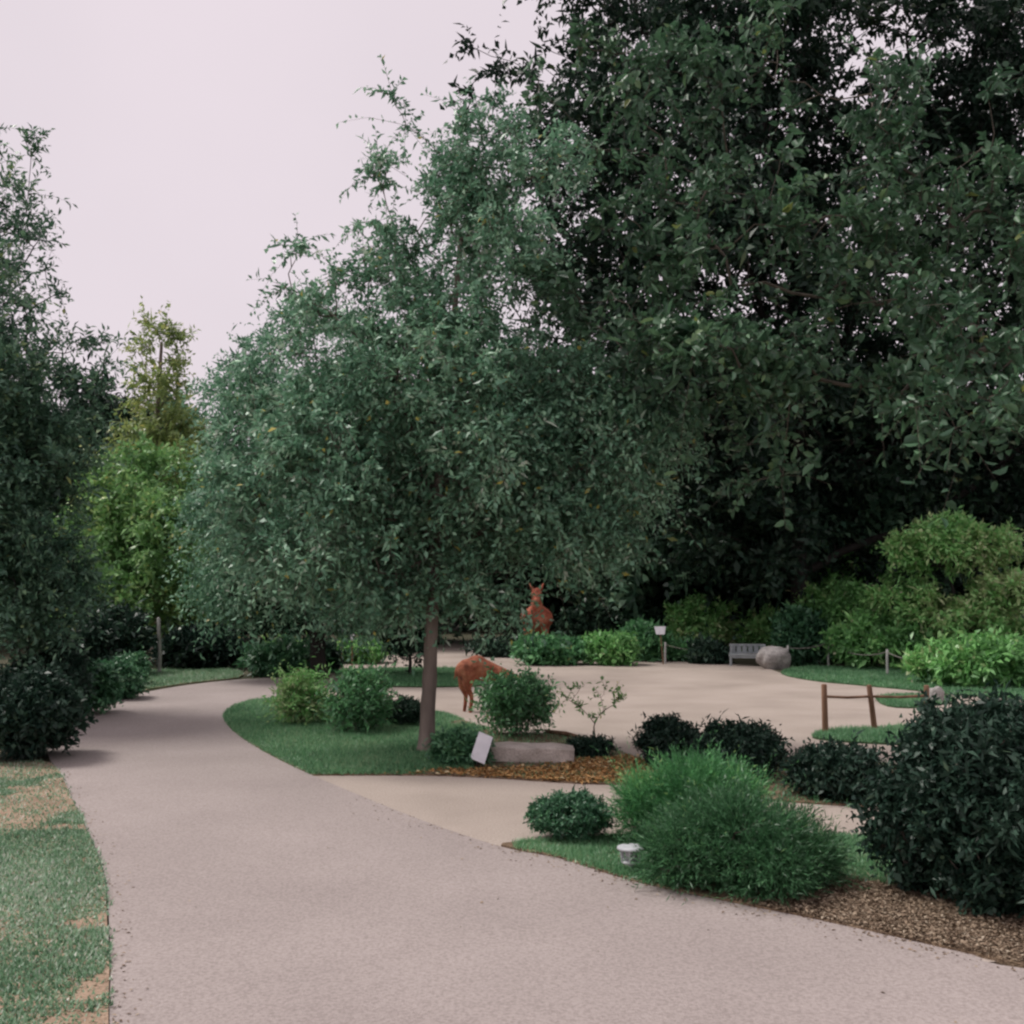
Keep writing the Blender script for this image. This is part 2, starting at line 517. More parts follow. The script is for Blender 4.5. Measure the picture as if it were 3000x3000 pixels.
def litter(name, n, px_regions, mat, label, seed, size, zs=.03):
    """fallen leaves and chips lying flat"""
    rng = np.random.default_rng(seed)
    P_ = []
    for (px, py, rx, ry, k) in px_regions:
        c = G(px, py)
        a = rng.random(k) * 2 * math.pi
        r = np.sqrt(rng.random(k)) * (1 + .3 * rng.standard_normal(k))
        P_.append(np.column_stack([c[0] + np.cos(a) * r * rx, c[1] + np.sin(a) * r * ry]))
    p = np.concatenate(P_)
    p = p[inside(p, ISLAND) | inside(p, BED)]
    n = len(p)
    pos = np.column_stack([p, zs + .012 * rng.random(n)])
    a = rng.random(n) * 6.28
    d = np.column_stack([np.cos(a), np.sin(a), .25 * rng.standard_normal(n)])
    nr = norm(np.column_stack([.4 * rng.standard_normal(n), .4 * rng.standard_normal(n), np.ones(n)]))
    L = size * rng.uniform(.5, 1.4, n)
    V, f = leaves(pos, d, nr, L, L * rng.uniform(.25, .6, n))
    o = link(name, mesh_np(name, V, f, 4, rng.random(n)), mat, kind='stuff')
    return tag(o, label, 'litter')
LITTER_O = leaf_mat('litter_orange', [(0, (.20, .11, .05)), (.5, (.46, .25, .10)), (.85, (.58, .36, .16)), (1, (.58, .48, .30))], .1, .8, .1)
LITTER_B = leaf_mat('litter_brown', [(0, (.10, .07, .05)), (.5, (.25, .185, .13)), (.85, (.37, .29, .21)), (1, (.46, .39, .30))], .1, .8, .1)
litter('leaf_litter', 0, [(1840, 2250, .28, .5, 2600), (1560, 2270, .9, .28, 3000), (1750, 2245, .4, .35, 1200), (1700, 2290, .7, .12, 1300)], LITTER_O, 'orange fallen leaves round the sparse sapling', 21, .045, .018)
litter('leaf_litter', 0, [(2450, 2680, .5, .35, 5000), (2800, 2740, .7, .4, 8000), (2650, 2640, .5, .4, 4500), (3000, 2790, .6, .4, 4500), (2250, 2660, .3, .15, 1000)], LITTER_B, 'brown dry leaf litter along the path below the large dark shrub', 22, .022, .018)

# ------------------------------------------------------------------ plants
def blob_points(rng, blobs, n, shell=.45, noise_s=1.0, thr=-.35, seed=1):
    """points in a union of ellipsoids, with noise gaps; blobs: centre(3), radii(3), weight"""
    w = np.array([b[2] * np.cbrt(np.prod(b[1])) ** 2 for b in blobs])
    w = w / w.sum()
    out, cen = [], []
    for b, k in zip(blobs, rng.multinomial(int(n * 1.6), w)):
        v = norm(rng.standard_normal((k, 3)))
        r = (shell ** 3 + (1 - shell ** 3) * rng.random(k)) ** (1 / 3)
        r = r * (1 + .16 * noise3(v * 2.2, 1.0, b[0][0] + seed))
        out.append(b[0] + v * r[:, None] * b[1])
        cen.append(np.repeat(np.asarray(b[0])[None], k, 0))
    p, c = np.concatenate(out), np.concatenate(cen)
    keep = noise3(p, noise_s, seed) > thr
    p, c = p[keep], c[keep]
    idx = rng.permutation(len(p))[:n]
    return p[idx], c[idx]

def skeleton(rng, trunk, attract, bal=.35, sag=.04, tip_r=.006, max_r=.1, root_from=0):
    """branches grown from trunk nodes to every attractor; returns segments p0,p1,r0,r1"""
    node = [np.asarray(t, float) for t in trunk]
    cost = [0.0]
    for a, b in zip(node, node[1:]):
        cost.append(cost[-1] + np.linalg.norm(b - a))
    parent = [-1] + list(range(len(node) - 1))
    nt = len(node)
    cap = nt + len(attract) * 3
    N = np.zeros((cap, 3)); N[:nt] = node
    C = np.zeros(cap); C[:nt] = cost
    par = np.full(cap, -1); par[:nt] = parent
    C[:root_from] = 1e6
    n = nt
    order = np.argsort(np.linalg.norm(attract - N[max(root_from, nt // 2)], axis=1))
    for a in attract[order]:
        d = np.linalg.norm(N[:n] - a, axis=1)
        k = int(np.argmin(d + bal * C[:n]))
        base, L = N[k].copy(), d[k]
        prev = k
        for t in (1 / 3, 2 / 3, 1.0):
            q = base + (a - base) * t
            if t < 1:
                q = q + rng.standard_normal(3) * L * .05
                q[2] += sag * L * math.sin(math.pi * t)
            N[n] = q
            C[n] = C[prev] + L / 3
            par[n] = prev
            prev = n
            n += 1
    cnt = np.zeros(n)
    haschild = np.zeros(n, bool)
    haschild[par[nt:n]] = True
    cnt[:n][~haschild] = 1
    for i in range(n - 1, nt - 1, -1):
        if par[i] >= 0:
            cnt[par[i]] += cnt[i]
    r = np.minimum(tip_r * np.maximum(cnt, 1) ** .48, max_r)
    i = np.arange(nt, n)
    p = par[i]
    r0 = np.minimum(r[p], r[i] * 1.5)
    return N[p], N[i], r0, r[i]

def twig_leaves(rng, at, cen, per, tw_len, n_leaf, L, W, out=.7, up=.2, droop=.3, rnd=.6, spread=.9, oval=False, face_up=.6, tint0=.45, tint_sd=.16, tw_r=.003, clump_s=.9, seed=1.0, hang=0.0, tube=True, lo_z=None, spiky=False):
    """sprays of leafy twigs at each attractor; returns (twig V,f), (leaf V,f,tint)"""
    K = len(at)
    a = np.repeat(at, per, 0)
    c = np.repeat(cen, per, 0)
    n = len(a)
    d = norm(out * norm(a - c) + rnd * rng.standard_normal((n, 3)) + np.array([0, 0, up]))
    ln = tw_len * np.exp(.35 * rng.standard_normal(n))
    def along(t):
        return a[:, None] + d[:, None] * (ln[:, None] * t)[..., None] + np.array([0, 0, -1.0]) * (droop * ln[:, None] * t * t)[..., None]
    t3 = np.array([[0, .55, 1.0]]).repeat(n, 0)
    q = along(t3)
    tw = None
    if tube:
        p0 = q[:, :-1].reshape(-1, 3)
        p1 = q[:, 1:].reshape(-1, 3)
        r0 = np.tile(np.array([1, .7]) * tw_r, n)
        r1 = np.tile(np.array([.7, .25]) * tw_r, n)
        tw = tubes(p0, p1, r0, r1, 3)
    t = (np.arange(n_leaf) + rng.random((n, n_leaf))) / n_leaf
    pos = along(t).reshape(-1, 3)
    tan = np.repeat(norm(d + np.array([0, 0, -droop])), n_leaf, 0)
    m = len(pos)
    side, _ = frames(tan)
    ang = rng.random(m) * 2 * math.pi
    u, v = frames(tan)
    radial = u * np.cos(ang)[:, None] + v * np.sin(ang)[:, None]
    ld = norm(tan * (1 - .45 * spread) + radial * spread + .3 * rng.standard_normal((m, 3)) + np.array([0, 0, -hang]))
    if spiky:
        ld = norm(tan + radial * spread * .5)
    nr = norm(np.array([0, 0, face_up]) + .7 * rng.standard_normal((m, 3)) + .3 * norm(pos - np.repeat(c, n_leaf, 0)))
    LL = L * np.exp(.34 * rng.standard_normal(m))
    WW = W * np.exp(.25 * rng.standard_normal(m))
    tint = tint0 + .10 * np.repeat(rng.standard_normal(n), n_leaf) + tint_sd * rng.standard_normal(m) + .2 * noise3(pos, clump_s, seed)
    tint = np.where(rng.random(m) < .006, 1.0, np.clip(tint, 0, .93))
    if lo_z is not None:
        keep = pos[:, 2] > lo_z
        pos, ld, nr, LL, WW, tint = pos[keep], ld[keep], nr[keep], LL[keep], WW[keep], tint[keep]
    V, f = leaves(pos, ld, nr, LL, WW, oval=oval)
    if oval:
        tint = np.repeat(tint, 2)
    return tw, (V, f, tint)

def tree(name, label, base, trunk_top, blobs, mat, seed, trunk_r=.1, n_att=400, bark=None, per=5, tw_len=.4, n_leaf=9, L=.06, W=.025, lean=(0, 0), n_shell=.4, thr=-.35, ns=1.0, group=None, n_trunk=9, root_frac=.35, bal=.35, tip_r=.006, rz=0.0, **kw):
    """base (x,y,z) world; blobs in world coordinates"""
    rng = np.random.default_rng(seed)
    base = np.asarray(base, float)
    root = thing(name, label, 'tree', base, 0, group)
    top = np.asarray(trunk_top, float) - base
    t = np.linspace(0, 1, n_trunk)
    pts = np.outer(t, top)
    wob = np.column_stack([np.sin(t * 5 + seed), np.cos(t * 4.2 + seed), np.zeros(n_trunk)]) * (np.linalg.norm(top) * .012) * t[:, None]
    pts = pts + wob
    pts[0, 2] -= .05
    rr = trunk_r * (1 - .72 * t) * (1 + .35 * np.exp(-t * np.linalg.norm(top) / .12))
    tt = np.linspace(0, 1, n_trunk * 5)
    fine = np.column_stack([np.interp(tt, t, pts[:, i]) for i in range(3)])
    fr = trunk_r * (1 - .72 * tt) * (1 + .4 * np.exp(-tt * np.linalg.norm(top) / .10))
    V, f = sweep(fine, fr, 14, .10, seed)
    link('trunk', mesh_np('trunk', V, f, 4, smooth=True), bark or BARK, root)
    B = [(np.asarray(b[0]) - base, np.asarray(b[1]), b[2]) for b in blobs]
    att, cen = blob_points(rng, B, n_att, n_shell, ns, thr, seed)
    att[:, 2] = np.maximum(att[:, 2], .15)
    p0, p1, r0, r1 = skeleton(rng, pts, att, bal=bal, max_r=trunk_r * .62, root_from=int(n_trunk * root_frac), tip_r=tip_r)
    bt = tubes(p0, p1, r0, r1, 5)
    tw, (V, f, ti) = twig_leaves(rng, att, cen, per, tw_len, n_leaf, L, W, seed=seed, **kw)
    VV, ff = merge([bt, tw] if tw else [bt])
    link('branches', mesh_np('branches', VV, ff, 4, smooth=True), bark or TWIG, root)
    link('crown', mesh_np('crown', V, f, 4, ti), mat, root, kind='stuff')
    return root

def pb(px, py, Y, rx, ry, rd=None, w=1.0):
    """ellipsoid seen at a pixel, Y metres away, radii in pixels, depth radius in metres"""
    s = Y / F
    return (P(px, py, Y), np.array([rx * s, rd if rd else (rx + ry) * .5 * s, ry * s]), w)


# small flecks that stray from the beds on to the path
def strays(n_edge, n_open, seed):
    rng = np.random.default_rng(seed)
    seg = []
    for line, k, sd in ((right_edge[9:], n_edge, .10), (left_edge[1:8], n_edge // 2, .07)):
        g = np.array([G(*q)[:2] for q in line])
        t = rng.random(k) * (len(g) - 1.001)
        i = t.astype(int)
        p = g[i] + (g[i + 1] - g[i]) * (t - i)[:, None]
        seg.append(p + rng.standard_normal((k, 2)) * sd)
    seg.append(np.column_stack([rng.uniform(-2, 3, n_open), rng.uniform(3.5, 9, n_open)]))
    p = np.concatenate(seg)
    p = p[inside(p, PATH) & ~inside(p, BED) & ~inside(p, LAWN)]
    n = len(p)
    a = rng.random(n) * 6.28
    pos = np.column_stack([p, np.full(n, .008)])
    d = np.column_stack([np.cos(a), np.sin(a), .12 * rng.standard_normal(n)])
    nr = norm(np.column_stack([.3 * rng.standard_normal((n, 2)), np.ones(n)]))
    L = rng.uniform(.008, .026, n)
    V, f = leaves(pos, d, nr, L, L * rng.uniform(.3, .6, n))
    o = link('path_litter', mesh_np('path_litter', V, f, 4, rng.random(n)), LITTER_B, kind='stuff')
    tag(o, 'tiny dry flecks strewn along the edges of the path', 'litter')
strays(900, 70, 77)

# slim tree on the island
b1 = G(1248, 2205)
Y1 = b1[1]
blobs = [pb(1250, 1250, Y1, 430, 330), pb(930, 1480, Y1 - .2, 280, 250), pb(1560, 1330, Y1 + .1, 420, 300), pb(1370, 830, Y1 + .2, 290, 320, w=.7),
         pb(1500, 500, Y1 + .4, 240, 230, w=.45), pb(1180, 1620, Y1 - .3, 260, 150, w=.9), pb(1600, 1560, Y1, 280, 130, w=.8), pb(1030, 980, Y1, 220, 230, w=.26),
         pb(800, 1250, Y1 + .2, 160, 180, w=.3), pb(1330, 450, Y1 + .3, 150, 150, w=.2), pb(1430, 1770, Y1 - .3, 150, 60, w=.4), pb(1130, 560, Y1, 140, 150, w=.12), pb(920, 800, Y1, 170, 120, w=.12), pb(1180, 340, Y1 + .3, 110, 120, w=.08),
         pb(1230, 1750, Y1 - .3, 220, 60, w=.5), pb(1780, 1270, Y1, 230, 230, w=.4)]
tree('slim_tree', 'slim grey-barked tree with wide airy crown on the rounded grass island', b1, P(1330, 700, Y1 + .2), blobs, GREEN_TREE, 3, trunk_r=.083, n_att=1400, per=8, tw_len=.33, n_leaf=12,
     L=.066, W=.032, thr=-.12, ns=2.1, droop=.35, out=.55, up=.1, rnd=.6, face_up=.5, hang=.15, clump_s=2.2, tip_r=.004)

# tree at the bend, behind the island
b2 = G(935, 1988)
Y2 = b2[1]
blobs = [pb(830, 1380, Y2, 240, 310), pb(700, 1580, Y2 - .3, 150, 180), pb(1000, 1500, Y2, 250, 260), pb(880, 1080, Y2, 200, 220, w=.8), pb(720, 1150, Y2, 120, 160, w=.4),
         pb(740, 1730, Y2 - .5, 180, 100, w=.9), pb(1080, 1740, Y2, 200, 110, w=.8)]
tree('spreading_tree', 'dark-trunked spreading tree at the bend of the path, crown hanging low', b2, P(900, 1150, Y2), blobs, GREEN_TREE, 5, trunk_r=.16, n_att=900, per=7, tw_len=.5, n_leaf=11,
     L=.10, W=.042, tube=False, thr=-.6, ns=.9, bark=BARK_DARK, droop=.5, out=.5, up=.1, hang=.2, clump_s=1.0)

# big dark tree behind the court
Y3 = 26.5
b3 = np.append(P(2338, 1900, Y3)[:2], 0)
blobs = [pb(2040, 420, Y3 - 1, 450, 400), pb(2500, 250, Y3, 600, 420), pb(2150, 850, Y3 - 1.5, 480, 330), pb(2750, 850, Y3, 520, 400), pb(1750, 650, Y3, 300, 330, w=.6),
         pb(2350, 1250, Y3 - 1, 420, 260), pb(2080, -100, Y3, 480, 300), pb(2800, 1300, Y3 + 1, 420, 260), pb(1800, 1150, Y3 + .5, 350, 260, w=.7), pb(1530, 180, Y3 - 1, 190, 230, w=.15), pb(3200, 500, Y3, 500, 600), pb(2250, 1560, Y3 - .8, 330, 110, w=.9), pb(2650, 1600, Y3 + .5, 300, 120, w=.9)]
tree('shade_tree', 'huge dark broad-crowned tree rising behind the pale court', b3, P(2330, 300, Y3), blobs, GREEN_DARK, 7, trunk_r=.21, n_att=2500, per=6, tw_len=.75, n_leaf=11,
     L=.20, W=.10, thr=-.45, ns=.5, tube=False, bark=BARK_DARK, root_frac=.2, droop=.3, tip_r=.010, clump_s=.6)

# broadleaf tree whose branches reach in over the dark shrub
b4 = np.array([6.0, 10.0, 0])
blobs = [pb(2930, 900, 8.8, 240, 260, .5, w=.3), pb(2830, 1200, 8.3, 170, 80, .4, w=.45), pb(3250, 500, 9.5, 320, 420, w=.6), pb(2750, 420, 9.5, 300, 250, w=.22), pb(2350, 230, 10.5, 350, 230, w=.15),
         pb(1900, 330, 11, 300, 220, w=.25), pb(1650, 130, 11, 180, 170, w=.10), pb(2150, 650, 10.5, 330, 200, w=.2), pb(2520, 800, 10, 300, 180, w=.3), pb(2050, 1070, 10, 330, 110, w=.6),
         pb(2450, 1150, 10, 250, 110, w=.5), pb(2270, 1400, 9.8, 100, 200, .4, w=.35), pb(1780, 800, 11, 230, 220, w=.3), pb(3350, 1100, 9.5, 250, 300, w=.6)]
tree('broadleaf_tree', 'broadleaf tree reaching long leafy limbs over the court and the big dark shrub', b4, np.array([5.6, 10.0, 6.5]), blobs, GREEN_NEAR, 9, trunk_r=.17, n_att=450, per=6, tw_len=.36, n_leaf=10,
     L=.088, W=.055, oval=True, thr=-.05, ns=1.3, droop=.35, hang=.12, spread=1.1, out=.5, up=.0, clump_s=1.6, tip_r=.004, bal=.25)

# tree on the lawn side
b5 = np.append(G(-60, 2110)[:2], 0)
Y5 = b5[1]
blobs = [pb(-110, 750, Y5, 200, 330, w=.4), pb(-60, 1150, Y5, 270, 300, w=.8), pb(30, 1450, Y5 - .3, 200, 270), pb(-200, 1300, Y5, 300, 450), pb(20, 1750, Y5 - .3, 240, 170), pb(190, 1150, Y5 + .3, 110, 200, w=.3), pb(150, 1700, Y5, 110, 150, w=.7), pb(0, 520, Y5, 90, 170, w=.4), pb(110, 800, Y5, 90, 180, w=.3), pb(230, 1050, Y5 + .3, 90, 130, w=.25)]
tree('lawn_tree', 'tall dark leafy tree overhanging the rounded hedge shrubs by the worn lawn', b5, P(-80, 600, Y5), blobs, GREEN_LEFT, 13, trunk_r=.15, n_att=1000, per=6, tw_len=.42, n_leaf=12,
     L=.085, W=.036, thr=-.5, ns=1.2, bark=BARK_DARK, droop=.3, up=.25, clump_s=1.4, tip_r=.005)

# olive and light trees far along the path
b6 = np.append(P(455, 1900, 31)[:2], 0)
blobs = [pb(465, 1040, 31, 65, 110, w=.8), pb(470, 1180, 31, 90, 90, w=.6), pb(430, 1380, 31, 140, 130), pb(480, 1330, 31, 130, 120)]
tree('olive_tree', 'narrow olive-yellow tree top rising at the far bend of the path', b6, P(460, 1000, 31), blobs, YELLOW_TREE, 15, trunk_r=.16, n_att=230, per=5, tw_len=.5, n_leaf=9, L=.16, W=.07, thr=-.6, ns=.8, out=.8, up=.0, droop=.1)
b7 = np.append(P(400, 1900, 27)[:2], 0)
blobs = [pb(420, 1450, 26, 150, 140), pb(330, 1600, 26, 150, 150), pb(490, 1600, 25, 160, 150), pb(420, 1740, 25, 220, 80)]
tree('light_tree', 'light yellow-green rounded tree beyond the bend of the path', b7, P(400, 1500, 27), blobs, LIGHT_TREE, 17, trunk_r=.14, n_att=420, per=7, tw_len=.5, n_leaf=10, L=.14, W=.065, thr=-.7, ns=.8)

# woodland behind: a few sorts of tree, copied
def wood_proto(seed, mat, h, w):
    rng = np.random.default_rng(seed)
    blobs = []
    for k in range(7):
        a = k * 2.4
        r = w * .42 * math.sqrt((k + .3) / 7)
        z = h * (.28 + .5 * ((k * 37) % 7) / 7)
        blobs.append((np.array([math.cos(a) * r, math.sin(a) * r, z]), np.array([w * .33, w * .33, h * .2]), 1.0))
    blobs.append((np.array([0, 0, h * .82]), np.array([w * .24, w * .24, h * .18]), .8))
    return tree('wood_tree', 'x', (0, 0, 0), (0, 0, h * .8), blobs, mat, seed, trunk_r=.22, n_att=430, per=8, tw_len=1.0, n_leaf=9, tube=False, L=.30, W=.15, thr=-.7, ns=.5, bark=BARK_DARK, root_frac=.15, tip_r=.012, out=.5, clump_s=.5)
WOOD_G = 'dark trees of the wood behind the court'
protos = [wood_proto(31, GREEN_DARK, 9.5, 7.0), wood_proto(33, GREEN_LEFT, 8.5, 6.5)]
spots = [(-16, 36, 0), (-12, 37, 1), (-8, 37, 0), (-3.5, 36, 1), (.8, 36, 0), (3.2, 39, 0), (6.5, 32, 0), (10, 31, 1), (13, 34, 0), (16.5, 32, 1), (20, 33, 0), (-19, 30, 1), (4.5, 33, 1), (8.5, 37, 0)]
used = [False, False]
for i, (x, y, k) in enumerate(spots):
    lab = 'dark evergreen tree of the shady wood closing off the view behind the court' if k == 0 else 'bluish dark tree standing in the shady wood behind the court'
    if not used[k]:
        o = protos[k]
        o.location = (x, y, 0); o.rotation_euler.z = i * 1.7; o['label'] = lab; o['group'] = WOOD_G
        used[k] = True
    else:
        s = .85 + .3 * ((i * 29) % 10) / 10
        if x < -5:
            s *= .7
        copy_thing(protos[k], (x, y, 0), i * 1.7, s, lab, WOOD_G)

# far wood as one mass
rng = np.random.default_rng(41)
n = 32000
ang = rng.uniform(-.75, .75, n)
rad = rng.uniform(46, 58, n)
hmax = 5.5 + 2.2 * noise3(np.column_stack([ang * 14, ang * 5, ang * 0]), 1.0, 3)
pos = np.column_stack([np.sin(ang) * rad, np.cos(ang) * rad, rng.random(n) ** .8 * hmax])
V, f = leaves(pos, rng.standard_normal((n, 3)), norm(rng.standard_normal((n, 3))), rng.uniform(.5, .95, n), rng.uniform(.3, .5, n))
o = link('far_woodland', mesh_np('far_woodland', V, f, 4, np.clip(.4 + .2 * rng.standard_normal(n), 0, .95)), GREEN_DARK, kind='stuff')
tag(o, 'far dark belt of woodland closing the horizon', 'woodland')

# ------------------------------------------------------------------ shrubs
def shrub(name, label, px, py, w, h, mat, seed, n_att=150, per=6, tw_len=.12, n_leaf=8, L=.045, W=.02, depth=None, group=None, cat='shrub', base_lift=.12, shell=.55, thr=-.8, ns=3.0, layers=None, stem_r=.012, bark=None, z0=0.02, Y=None, **kw):
    """dome-like shrub: base pixel, width and height in pixels"""
    rng = np.random.default_rng(seed)
    base = G(px, py)
    if Y:
        base = np.append(P(px, py, Y)[:2], 0)
    s = base[1] / F
    rx, hz = w * .5 * s - tw_len * .6, h * s - tw_len * .75
    ry = depth or rx
    base[2] = 0
    base[1] += ry * .6
    root = thing(name, label, cat, (base[0], base[1], z0), 0, group)
    if layers is None:
        lo = base_lift * hz
        blobs = [(np.array([0, 0, lo + (hz - lo) * .40]), np.array([rx * .80, ry * .80, (hz - lo) * .46]), 1.0)]
        for k in range(8):
            a = k * 2.4 + rng.random() * 1.2
            q = rng.uniform(.42, .72)
            m = rng.uniform(.24, .42)
            bz = lo + (hz - lo) * rng.uniform(.25, .80 - .35 * q)
            blobs.append((np.array([math.cos(a) * rx * q, math.sin(a) * ry * q, bz]), np.array([rx * m, ry * m, hz * m * .62]), .9))
    else:
        blobs = [(np.array([bx * rx, by * ry, bz * hz]), np.array([brx * rx, brx * ry, brz * hz]), 1.0) for bx, by, bz, brx, brz in layers]
    att, cen = blob_points(rng, blobs, n_att, shell, ns / max(rx, .3), thr, seed)
    att[:, 2] = np.clip(att[:, 2], .03, None)
    stem = np.array([[0, 0, -.02], [0, 0, .06 * hz], [0.02 * rx, 0, .16 * hz], [0, .02 * ry, .3 * hz]])
    p0, p1, r0, r1 = skeleton(rng, stem, att, bal=.3, tip_r=stem_r * .22, max_r=stem_r, sag=0)
    st = tubes(p0, p1, r0, r1, 4)
    sv = sweep(stem, np.array([1.2, 1.1, 1, .7]) * stem_r, 7)
    kw.setdefault('tube', name in ('leafy_shrub', 'sapling', 'multi_stem_shrub'))
    tw, (V, f, ti) = twig_leaves(rng, att, cen, per, tw_len, n_leaf, L, W, seed=seed, lo_z=.006, **kw)
    VV, ff = merge([st, sv] + ([tw] if tw else []))
    link('stems', mesh_np('stems', VV, ff, 4, smooth=True), bark or TWIG, root)
    link('foliage', mesh_np('foliage', V, f, 4, ti), mat, root, kind='stuff')
    return root

D = dict(tw_r=.0025, droop=.1, out=.9, up=.25, rnd=.45)
# foreground bed
shrub('clipped_shrub', 'small clipped dark dome shrub at the tip of the shrub bed', 1682, 2478, 255, 150, SHRUB_DOME, 101, n_att=420, per=5, tw_len=.045, n_leaf=8, L=.026, W=.012, **D)
shrub('feathery_shrub', 'bright feathery shrub behind the path light, tallest tips fresh green', 2055, 2500, 480, 262, SHRUB_FRESH, 103, clump_s=3.0, layers=[(-.35, 0, .42, .62, .36), (.28, .1, .56, .62, .36), (-.05, -.1, .62, .45, .34), (.6, .1, .36, .4, .3), (-.72, .1, .3, .32, .26)], n_att=520, per=7, tw_len=.16, n_leaf=16, L=.034, W=.0055, spiky=True, tube=False, tint0=.5, spread=1.0, tw_r=.002, droop=.05, out=.6, up=.75, rnd=.5)
shrub('feathery_shrub', 'large dark feathery mound shrub spilling to the path edge', 2190, 2632, 600, 300, leaf_mat('leaf_fern', [(0, (.014, .042, .018)), (.5, (.030, .085, .036)), (.85, (.056, .145, .058)), (1, (.12, .20, .08))], trans=.28, gain=2.2), 105, n_att=780, per=7, tw_len=.15, n_leaf=15, L=.032, W=.0055, spiky=True, tube=False, spread=1.0, tw_r=.002, droop=.15, out=.7, up=.5, rnd=.55, depth=.5, layers=[(-.45, 0, .34, .55, .36), (.1, -.1, .46, .6, .42), (.52, .1, .36, .5, .36), (-.1, .2, .55, .4, .36), (-.75, -.1, .2, .3, .22), (.8, -.15, .22, .28, .24), (.25, -.5, .25, .45, .26)])
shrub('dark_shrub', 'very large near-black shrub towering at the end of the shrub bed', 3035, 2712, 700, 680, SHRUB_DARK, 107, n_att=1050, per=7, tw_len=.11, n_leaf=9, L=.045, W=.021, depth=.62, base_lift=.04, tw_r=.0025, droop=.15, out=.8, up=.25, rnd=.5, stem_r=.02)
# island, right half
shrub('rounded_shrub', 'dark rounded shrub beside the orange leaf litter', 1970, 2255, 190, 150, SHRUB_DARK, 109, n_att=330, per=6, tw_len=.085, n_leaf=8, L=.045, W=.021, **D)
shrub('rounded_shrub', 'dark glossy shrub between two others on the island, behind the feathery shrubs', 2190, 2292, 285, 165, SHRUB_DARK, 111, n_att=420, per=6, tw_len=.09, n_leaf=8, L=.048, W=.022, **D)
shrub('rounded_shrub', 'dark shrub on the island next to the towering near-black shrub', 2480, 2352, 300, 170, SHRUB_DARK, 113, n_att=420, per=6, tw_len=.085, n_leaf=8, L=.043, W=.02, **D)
# island, left half
shrub('leafy_shrub', 'loose yellow-green shrub near the rounded tip of the island', 870, 2128, 200, 195, SHRUB_LIME, 115, n_att=90, per=5, tw_len=.23, n_leaf=8, L=.06, W=.026, tint0=.5, base_lift=.08, droop=.2, out=.7, up=.4, rnd=.5)
shrub('leafy_shrub', 'dense mid-green shrub between the yellow-green shrub and the slim tree', 1045, 2150, 220, 205, SHRUB_MID, 117, n_att=120, per=5, tw_len=.24, n_leaf=8, L=.06, W=.026, base_lift=.15, droop=.2, out=.7, up=.4, rnd=.5, tint0=.4)
shrub('clipped_shrub', 'low dark dome shrub close beside the slim tree trunk', 1180, 2132, 130, 90, SHRUB_DARK, 119, n_att=200, per=5, tw_len=.06, n_leaf=8, L=.04, W=.019, **D)
shrub('leafy_shrub', 'broad green shrub standing in front of the brown grazing statue', 1512, 2165, 255, 210, SHRUB_MID, 121, n_att=150, per=6, tw_len=.22, n_leaf=8, L=.06, W=.027, base_lift=.22, droop=.2, out=.7, up=.35, rnd=.5, tint0=.45)
shrub('ground_cover', 'low dark green ground cover between the tree foot and white plaque', 1345, 2248, 190, 105, SHRUB_DOME, 123, n_att=190, per=6, tw_len=.1, n_leaf=8, L=.05, W=.024, droop=.3, out=.7, up=.3, rnd=.5, cat='plant')
# sapling with few leaves
shrub('sapling', 'sparse young sapling with few leaves above a dark low mound', 1745, 2200, 235, 215, LIGHT_TREE, 125, n_att=15, per=3, tw_len=.13, n_leaf=5, L=.042, W=.024, oval=True, tint0=.35, thr=-2, shell=.3, stem_r=.010, base_lift=0,
      layers=[(-.62, 0, .80, .35, .14), (-.3, .1, .55, .22, .16), (.45, 0, .78, .35, .2), (.2, -.1, .5, .2, .2), (.75, .2, .62, .2, .12)], droop=.1, out=.4, up=.6, rnd=.6)
shrub('mound_plant', 'dark low mound of ground plants at the foot of the sapling', 1735, 2222, 150, 62, SHRUB_DARK, 127, n_att=150, per=5, tw_len=.05, n_leaf=8, L=.032, W=.014, cat='plant', **D)
# hedge shrubs on the lawn side
HG = 'rounded hedge shrubs between lawn and path'
for k, (px, py, w, h, lab) in enumerate([(20, 2238, 380, 300, 'big rounded dark hedge shrub at the corner of the worn lawn'), (215, 2098, 210, 150, 'second hedge shrub along the path, next to the big corner one'),
                                       (318, 2052, 185, 115, 'hedge shrub at the far end of the row, beside the pale post'), (110, 2120, 260, 260, 'taller hedge shrub behind the big corner one'), (372, 2012, 105, 100, 'small dark shrub touching the pale slim post')]):
    shrub('hedge_shrub', lab, px, py, w, h, SHRUB_DARK if k in (0, 3) else SHRUB_DOME, 131 + k, n_att=330 if k == 0 else 200, per=6, tw_len=.13, n_leaf=8, L=.07, W=.034, group=HG, tw_r=.003, droop=.15, out=.8, up=.3, rnd=.5)
